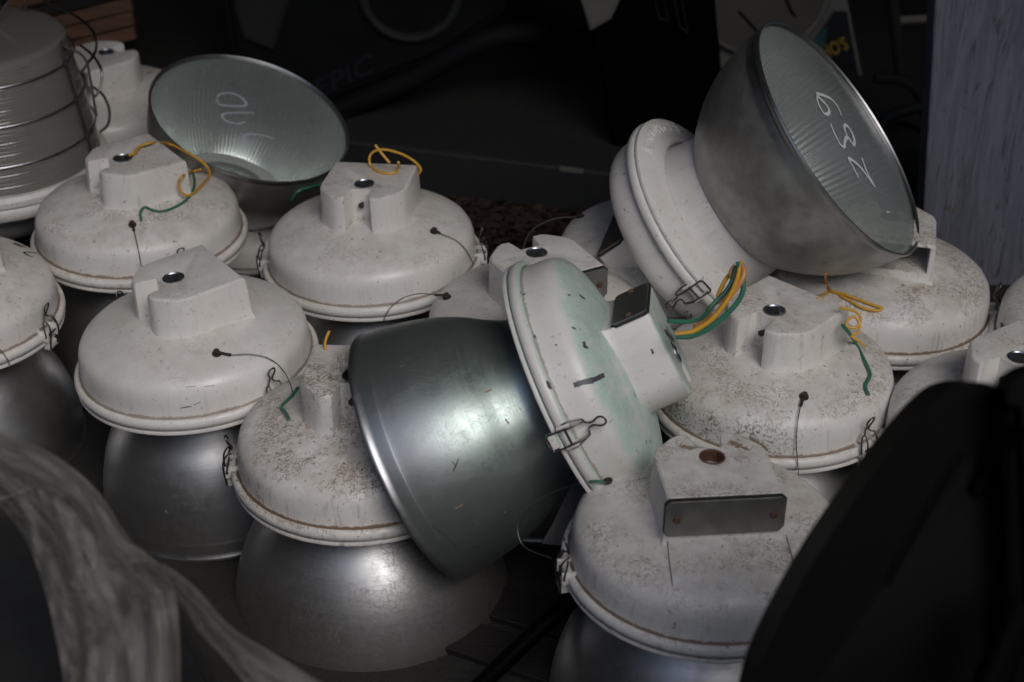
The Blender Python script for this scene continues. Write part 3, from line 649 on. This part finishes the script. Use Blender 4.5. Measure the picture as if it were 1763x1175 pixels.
# raised maker's lettering on the flange of the lamp lying on its side
mS = FR['S']
q = mS.inverted() @ at_plane(1152, 292, mS @ Vector((0, 0, -.018)), mS.to_3x3() @ Vector((0, 0, 1)))
q2 = mS.inverted() @ at_plane(1150, 190, mS @ Vector((0, 0, -.018)), mS.to_3x3() @ Vector((0, 0, 1)))
a1, a2 = math.atan2(q.y, q.x), math.atan2(q2.y, q2.x)
dlt = (a2 - a1 + math.pi) % (2 * math.pi) - math.pi
slope = Vector((-(.205 - .163), -(.0265 - .0135)))             # along the face, inwards: (dr, dz)
slope.normalize()
word = 'HOLOPHANE'
for i, chh in enumerate(word):
    cu = bpy.data.curves.new('t', 'FONT'); cu.body = chh; cu.size = .030; cu.align_x = 'CENTER'; cu.align_y = 'CENTER'; cu.extrude = .0020; cu.bevel_depth = .0008; cu.resolution_u = 4
    to = bpy.data.objects.new('t', cu); col.objects.link(to); me = evaluated(to); bpy.data.objects.remove(to)
    a = a1 + dlt * (i / (len(word) - 1)); ra = Vector((math.cos(a), math.sin(a), 0))
    upv = (-(ra * slope.x + Vector((0, 0, slope.y)))).normalized(); nv = Vector((0, 0, -1)); nv = (nv - upv * nv.dot(upv)).normalized(); rv = upv.cross(nv)
    rr = .187; zz = -.0135 - (.205 - rr) / (.205 - .163) * .013
    mm = Matrix((rv, upv, nv)).transposed().to_4x4(); mm.translation = ra * rr + Vector((0, 0, zz)) + nv * .0004
    me.transform(mm); me.name = 'raised_letter'; me.materials.clear(); me.materials.append(M['white'])
    lo = new_obj('raised_letter', me, None, LAMPS['S']); lo.matrix_local = Matrix.Translation((0, 0, L_REF)); lo['dirt'] = .3

# ------------------------------------------------------------------ upturned glass lamp in its wire cage, upper left
cV = at(-6, 285, 3.66)
mV = Matrix.Translation(cV); kV = .185 / 152.0          # metres per unit read off the photo at that distance
rootV = empty('caged_glass_lamp', Matrix.Translation((cV.x, cV.y, 0)))
tag(rootV, 'upturned lamp with grey ribbed glass body inside a wire cage, at the upper left corner', 'lamp')
def vpart(name, bm, mat, par=rootV, smooth=40):
    bm.transform(Matrix.Translation((0, 0, cV.z))); return obj(name, bm, mat, par, smooth)
vpart('flange', lathe(bmesh.new(), [(.20, -.03), (.226, -.028), (.232, -.018), (.232, -.006), (.228, 0), (.236, .006), (.237, .018), (.230, .026), (.215, .028), (.20, .02)], 96, close=True), M['white'])['dirt'] = .4
vpart('housing', lathe(bmesh.new(), [(.165, -.028), (.155, -.06), (.14, -.09), (.12, -.12), (.08, -.135), (0, -.14)], 96), M['white'])
gb = bmesh.new(); prof = []
HG = .262
for i in range(121):
    f = i / 120; r = .2225 - .036 * f - .004 * f * f
    prof.append((r + .0006 * math.sin(f * 2 * math.pi * 44), .024 + HG * f))
prof += [(.177, .024 + HG + .006), (.170, .024 + HG + .008), (.12, .024 + HG + .010), (0, .024 + HG + .011)]
vpart('glass_body', lathe(gb, prof, 128), M['refr'])
cg = bmesh.new(); rV = lambda f: .2225 - .036 * f - .004 * f * f + .006
cage = vpart('wire_cage', tube(bmesh.new(), [(rV(.86) * math.cos(a * math.pi / 24), rV(.86) * math.sin(a * math.pi / 24), .024 + HG * .86) for a in range(49)], .0019, 8, 0), M['zinc'])
for f in (.56, .25):
    bmr = tube(bmesh.new(), [(rV(f) * math.cos(a * math.pi / 24), rV(f) * math.sin(a * math.pi / 24), .024 + HG * f) for a in range(49)], .0019, 8, 0)
    vpart('cage_ring', bmr, M['zinc'], cage)
for k in range(3):
    a = R_(-14 + 120 * k); ca, sa = math.cos(a), math.sin(a)
    bmr = tube(bmesh.new(), [((r) * ca, (r) * sa, z) for r, z in ((.238, 0), (rV(.25) + .006, .024 + HG * .25), (rV(.56) + .006, .024 + HG * .56), (rV(.86) + .006, .024 + HG * .86), (.196, .30))], .0022, 8, 4)
    vpart('cage_rib', bmr, M['steel'], cage)
def vw(pts, r=.0028): 
    P = [at(x, y, d) for x, y, d in pts]; o = obj('cage_wire', tube(bmesh.new(), [p - Vector((cV.x, cV.y, 0)) for p in P], r, 8, 8), M['steel'], cage)
vw([(-40, 46, 3.55), (20, 60, 3.52), (90, 75, 3.50), (130, 88, 3.50), (148, 105, 3.5), (155, 135, 3.5), (160, 165, 3.5), (166, 200, 3.5)])
vw([(55, -10, 3.62), (90, 8, 3.60), (130, 28, 3.58), (155, 48, 3.55), (165, 68, 3.53), (164, 90, 3.52), (152, 108, 3.5), (140, 125, 3.5)])
vw([(138, 78, 3.54), (160, 96, 3.52), (174, 120, 3.5), (174, 145, 3.5), (164, 166, 3.5), (152, 150, 3.5)])
vw([(160, 150, 3.5), (178, 165, 3.5), (188, 190, 3.5), (186, 214, 3.5), (172, 228, 3.5)])
vw([(42, -8, 3.6), (44, 16, 3.62)], .003)
vw([(16, 0, 3.55), (0, 22, 3.55), (-10, 40, 3.55)], .003)

# ------------------------------------------------------------------ things at the back
def slab(name, px, y, dv, mat, parent=None, bev=.0, smooth=30):
    return obj(name, prism(bmesh.new(), [at_y(a, b, y) for a, b in px], Vector(dv), bev), M[mat], parent, smooth)
ex = empty('exercise_machine', Matrix.Translation((-.45, 1.7, 0)))
tag(ex, 'big black exercise machine casing with faint grey lettering in the dark behind the lamps', 'exercise machine')
I_ex = ex.matrix_world.inverted()
def child_of(o, root): o.parent = root; o.matrix_parent_inverse = root.matrix_world.inverted(); return o
child_of(slab('casing', [(392, -150), (384, 10), (400, 96), (440, 158), (560, 176), (760, 98), (868, 24), (872, -150)], 1.7, (0, .35, 0), 'blackm', bev=.02), ex)
child_of(slab('side_cover', [(404, -150), (404, 20), (420, 70), (470, 88), (500, -10), (500, -150)], 1.675, (0, .02, 0), 'dark', bev=.008), ex)
cc = at_y(706, -12, 1.69)
child_of(obj('wheel_ring', tube(bmesh.new(), [(cc.x + .125 * math.cos(a * math.pi / 20), 1.69, cc.z + .125 * math.sin(a * math.pi / 20)) for a in range(41)], .013, 8, 0), M['dark']), ex)
child_of(obj('base_bar', tube(bmesh.new(), [at_y(500, 222, 1.62), at_y(700, 140, 1.62), at_y(860, 62, 1.62), at_y(1040, 72, 1.8)], .030, 12, 6), M['blackm']), ex)
def text(body, p0, p1, hgt, n, mat, name, bold=.0, shear=0):
    cu = bpy.data.curves.new('t', 'FONT'); cu.body = body; cu.size = 1; cu.extrude = .01; cu.offset = bold; cu.shear = shear; cu.resolution_u = 4
    to = bpy.data.objects.new('t', cu); col.objects.link(to); me = evaluated(to); bpy.data.objects.remove(to)
    xs = [v.co.x for v in me.vertices]; ys = [v.co.y for v in me.vertices]
    X = (p1 - p0); wd = X.length; X.normalize(); Y = n.cross(X).normalized()
    sx = wd / (max(xs) - min(xs)); sy = hgt / (max(ys) - min(ys))
    for v in me.vertices: v.co = p0 + X * ((v.co.x - min(xs)) * sx) + Y * ((v.co.y - min(ys)) * sy) + n * (.002 + v.co.z * .1)
    me.materials.clear(); me.materials.append(M[mat]); return new_obj(name, me, None)
child_of(text('EPIC', at_y(548, 172, 1.7), at_y(655, 118, 1.7), .052, Vector((0, -1, 0)), 'grey', 'lettering', .01, .3), ex)

bn = empty('black_bin', Matrix.Translation((.42, 1.42, 0))); tag(bn, 'tall black plastic bin with two pale outlined rectangles, behind the lamp numbered 289', 'bin')
child_of(slab('bin_body', [(1006, -140), (1024, 60), (1062, 300), (1250, 300), (1240, 90), (1218, -140)], 1.42, (0, .4, 0), 'black', bev=.015), bn)
for ln in ([(1126, -30), (1128, 0), (1134, 30), (1150, 37), (1143, 0), (1139, -30)], [(1157, -30), (1161, 0), (1170, 46), (1184, 57), (1173, 0), (1168, -30)]):
    child_of(obj('outline_mark', tube(bmesh.new(), [at_y(x, y, 1.416) for x, y in ln], .0022, 6, 0), M['grey']), bn)
tag(slab('beige_panel', [(985, -140), (1000, 0), (1016, 55), (1052, 34), (1070, -4), (1074, -140)], 1.36, (0, .03, 0), 'beige', bev=.006), 'dim beige panel corner at the top of the photo, left of the black bin', 'panel')

ap = empty('white_machine', Matrix.Translation((.95, 1.9, 0))); tag(ap, 'dirty white machine with round drum and teal label at the top, behind number 289', 'machine')
child_of(slab('cabinet', [(1222, -160), (1228, 60), (1248, 200), (1492, 160), (1462, 20), (1430, -160)], 1.9, (0, .4, 0), 'dwhite', bev=.02), ap)
c2 = at_y(1312, -18, 1.89)
child_of(obj('drum', cyl(bmesh.new(), (c2.x, 1.895, c2.z), (c2.x, 1.87, c2.z), .172, 64), M['drum']), ap)
child_of(obj('drum_ring', tube(bmesh.new(), [(c2.x + .18 * math.cos(a * math.pi / 32), 1.885, c2.z + .18 * math.sin(a * math.pi / 32)) for a in range(65)], .012, 8, 0), M['dwhite']), ap)
child_of(slab('label_panel', [(1388, 112), (1410, 60), (1436, 20), (1458, 20), (1482, 150), (1420, 160)], 1.893, (0, .004, 0), 'dark'), ap)
child_of(slab('label_patch', [(1388, 112), (1404, 66), (1424, 46), (1418, 96), (1408, 130)], 1.888, (0, .004, 0), 'teal'), ap)
child_of(text("WHO'S", at_y(1398, 112, 1.886), at_y(1462, 84, 1.886), .042, Vector((0, -1, 0)), 'ylet', 'lettering', .01), ap)
for ln in ([(1272, 20), (1300, 50), (1310, 64)], [(1345, -20), (1362, 18), (1370, 28)]):
    child_of(obj('drum_scratch', tube(bmesh.new(), [at_y(x, y, 1.868) for x, y in ln], .004, 6, 4), M['blackm']), ap)
st = empty('metal_stand', Matrix.Translation((1.1, 1.5, 0))); tag(st, 'dark metal stand with bent tube legs beside the grey board', 'stand')
child_of(obj('post', tube(bmesh.new(), [at_y(1528, -80, 1.6), at_y(1552, 140, 1.6)], .016, 10, 0), M['dark']), st)
child_of(obj('shelf', tube(bmesh.new(), [at_y(1540, 36, 1.6), at_y(1640, 30, 1.6)], .011, 10, 0), M['beige']), st)
child_of(obj('leg', tube(bmesh.new(), [at_y(1505, 135, 1.5), at_y(1555, 140, 1.5), at_y(1580, 160, 1.5), at_y(1600, 220, 1.5)], .014, 10, 6), M['dark']), st)
child_of(obj('leg', tube(bmesh.new(), [at_y(1500, 238, 1.45), at_y(1535, 200, 1.45), at_y(1600, 180, 1.45)], .016, 10, 6), M['dark']), st)

# grey board leaning at the right
tag(slab('plywood_board', [(1622, -200), (1990, -200), (1990, 560), (1580, 560)], .70, (-.006, .05, 0), 'board', bev=.002), 'weathered lavender grey board with rippled grain standing at the right edge', 'board')
# long dark casing lying on the floor
p1, p2 = at_z(585, 240, .13), at_z(1120, 306, .13); ax = (p2 - p1).normalized(); nx = Vector((-ax.y, ax.x, 0))
bm = bmesh.new(); prism(bm, [p1, p2, p2 + nx * .16, p1 + nx * .16], Vector((0, 0, -.128)), .012)
be = obj('floor_casing', bm, M['dark']); tag(be, 'long low dark grey casing lying on the floor behind the lamps, small pale sticker', 'casing')
pc = at_plane(984, 293, p1 - nx * .001, nx)
bm = bmesh.new(); prism(bm, [pc + ax * a + Vector((0, 0, b)) for a, b in ((-.028, -.006), (.028, -.006), (.028, .007), (-.028, .007))], -nx * .001); obj('sticker', bm, M['beige'], be)
# brown boards, upper left
cr = empty('wooden_crate', Matrix.Translation((-1.1, 1.77, 0))); tag(cr, 'brown slatted wooden crate in the upper left corner behind the wire cage', 'crate')
for k in range(6):
    a0 = -70 + k * 25
    child_of(slab('plank', [(10, a0 + 46), (222 + k * 3 - 8, a0 - 8 + 0), (226 + k * 3 - 6, a0 + 13), (10, a0 + 66)], 1.75 + .004 * (k % 2), (0, .02, 0), 'crate' if k not in (2,) else 'wood', bev=.002), cr)
child_of(slab('back_panel', [(6, -80), (215, -100), (228, 50), (228, 172), (8, 172)], 1.78, (0, .02, 0), 'blackm'), cr)
# leaf litter on the floor
bm = bmesh.new(); rnd = random.Random(7)
for k in range(1400):
    p = at_z(rnd.gauss(860, 85), rnd.gauss(372, 24), .004 + rnd.random() * .02); s_ = .006 + rnd.random() * .014
    q_ = Matrix.Rotation(rnd.random() * 6.28, 3, 'Z') @ Matrix.Rotation(rnd.gauss(0, .6), 3, 'X')
    vs_ = [bm.verts.new(p + q_ @ Vector(v) * s_) for v in ((-1, 0, 0), (0, -.45, .12), (1, 0, 0), (0, .45, .12))]; bm.faces.new(vs_)
tag(obj('leaf_litter', bm, M['leaf'], smooth=0), kind='stuff')
# pale curved sheet between the lamps
bm = bmesh.new(); A = [(1012, 806), (1000, 812), (985, 834), (968, 868), (950, 905), (932, 936)]; ro = []
for i, (x, y) in enumerate(A):
    ro.append([bm.verts.new(at(x + t * 90, y + t * 10, 2.62 + .05 * math.sin(t * 2.2) + .012 * i)) for t in (0, .33, .66, 1)])
for r1, r2 in zip(ro, ro[1:]):
    for k in range(3): bm.faces.new((r1[k], r1[k + 1], r2[k + 1], r2[k]))
bmesh.ops.solidify(bm, geom=bm.faces[:], thickness=.003)
tag(obj('pale_sheet', bm, M['card']), 'small pale curved sheet stuck between the nearest lamp and the green tinged reflector', 'sheet')
# slats and bar on the floor
for k, (xa, ya, xb, yb) in enumerate(((880, 1040, 1020, 1080), (850, 1110, 1000, 1160))):
    a, b = at_z(xa, ya, .014), at_z(xb, yb, .014); d_ = (b - a).normalized(); n_ = Vector((-d_.y, d_.x, 0))
    bm = bmesh.new(); prism(bm, [a - d_ * .25 - n_ * .04, b + d_ * .25 - n_ * .04, b + d_ * .25 + n_ * .04, a - d_ * .25 + n_ * .04], Vector((0, 0, -.013)), .002)
    tag(obj('wood_slat', bm, M['wood']), ('dark wooden slat on the floor between the two front lamps, farther of two', 'dark wooden slat on the floor between the two front lamps, nearer of two')[k], 'slat', 'slats on the floor')
bm = tube(bmesh.new(), [at(1010, 1010, 2.60), at(900, 1110, 2.58), at(790, 1215, 2.50)], .0135, 12, 0)
tag(obj('black_bar', bm, M['black']), 'thin black bar slanting across the dark gap between the two front lamps', 'bar')

# ------------------------------------------------------------------ foreground: plastic wrap over a black tub, black chair
def sheet(name, left, right, mat, amp, nu=40, nv=70, seed=0, parent=None):
    Lp, Rp = spline([Vector(p) for p in left], 12), spline([Vector(p) for p in right], 12)
    def samp(P, f):
        f *= len(P) - 1; i = min(int(f), len(P) - 2); return P[i].lerp(P[i + 1], f - i)
    bm = bmesh.new(); uvl = bm.loops.layers.uv.new('UVMap'); g = []; uvs = {}
    for j in range(nv + 1):
        f = j / nv; a, b = samp(Lp, f), samp(Rp, f); row = []
        for i in range(nu + 1):
            t = i / nu
            q = a.lerp(b, t); n1 = noise.noise(Vector((t * 3.2 + seed, f * 2.6, seed))); n2 = 1 - 2.6 * abs(noise.noise(Vector((t * 6 + f * 2, f * 5 + seed, 3))));  n3 = 1 - 2.6 * abs(noise.noise(Vector((t * 15 - f * 3, f * 11 + seed, 9))))
            z = q.z - amp * (1.0 * math.sin(math.pi * t) + .55 * n1 + .32 * n2 + .14 * n3)
            z *= .90
            v = bm.verts.new(at(q.x + 10 * n1 * math.sin(math.pi * t), q.y, z)); row.append(v); uvs[v] = (t, f)
        g.append(row)
    for j in range(nv):
        for i in range(nu):
            fc = bm.faces.new((g[j][i], g[j][i + 1], g[j + 1][i + 1], g[j + 1][i]))
            for lp in fc.loops: lp[uvl].uv = uvs[lp.vert]
    bmesh.ops.solidify(bm, geom=bm.faces[:], thickness=.0015)
    return obj(name, bm, M[mat], parent, 60)
wr = sheet('plastic_wrap', [(-60, 820, 2.02), (0, 872, 2.02), (45, 930, 2.02), (75, 1010, 2.0), (95, 1090, 1.98), (110, 1180, 1.96), (120, 1320, 1.94)], [(-60, 690, 2.12), (0, 744, 2.12), (90, 782, 2.12), (165, 842, 2.1), (222, 925, 2.08), (285, 985, 2.05), (308, 1060, 2.0), (312, 1320, 1.94)], 'wrap', .055, seed=2)
tag(wr, 'crumpled dusty plastic wrap hanging blurred in the lower left foreground', 'plastic wrap')
wr2 = sheet('wrap_strand', [(226, 975, 2.06), (270, 1005, 2.05), (310, 1040, 2.03), (345, 1090, 2.0), (400, 1150, 1.97), (470, 1240, 1.95)], [(226, 958, 2.09), (290, 976, 2.09), (345, 1020, 2.08), (400, 1080, 2.05), (480, 1130, 2.02), (640, 1225, 2.0)], 'wrap', .03, 16, 60, seed=5)
wr2.parent = wr
bm = bmesh.new(); tp = [at_z(x, y, .40) for x, y in ((-260, 900), (120, 866), (300, 1020), (430, 1260), (-120, 1500))]
prism(bm, tp, Vector((0, 0, -.395)), .02); tag(obj('black_tub', bm, M['dark']), 'black plastic tub under the plastic wrap in the lower left corner', 'tub')

ch = empty('black_chair', Matrix.Translation((at(1600, 1100, 1.7).x, at(1600, 1100, 1.7).y, 0))); tag(ch, 'blurred black plastic chair back filling the lower right corner', 'chair')
def front(name, px, d, th, mat, bev, seg=6):
    P = [at(x, y, d + (dd[0] if dd else 0)) for x, y, *dd in px]
    return child_of(obj(name, prism(bmesh.new(), P, AX_F * th, bev, seg), M[mat], None, 50), ch)
def curvepx(px, n=6): return [(p.x, p.y) for p in spline([Vector((x, y, 0)) for x, y in px], n)]
front('backrest', curvepx([(1270, 1330), (1300, 1175), (1336, 1085), (1400, 968), (1478, 852), (1548, 758), (1598, 700), (1638, 668), (1680, 658), (1716, 668), (1740, 700), (1775, 760)]) + [(2100, 800), (2100, 1330)], 1.66, .09, 'black', .028)
front('frame', curvepx([(1730, 700), (1742, 662), (1770, 636), (1850, 610)]) + [(2100, 600), (2100, 1300), (1760, 1300)], 1.60, .05, 'black', .016)
child_of(obj('rib', tube(bmesh.new(), [at(1652, 780, 1.662), at(1610, 850, 1.662), at(1565, 930, 1.662), at(1525, 1005, 1.662)], .0045, 8, 6), M['black']), ch)
child_of(obj('rib', tube(bmesh.new(), [at(1770, 735, 1.60), at(1725, 770, 1.63), at(1700, 810, 1.655), at(1680, 850, 1.662)], .010, 8, 6), M['black']), ch)
child_of(obj('leg', tube(bmesh.new(), [at(1763, 1040, 1.56), at(1700, 1190, 1.56)], .016, 10, 0), M['black']), ch)
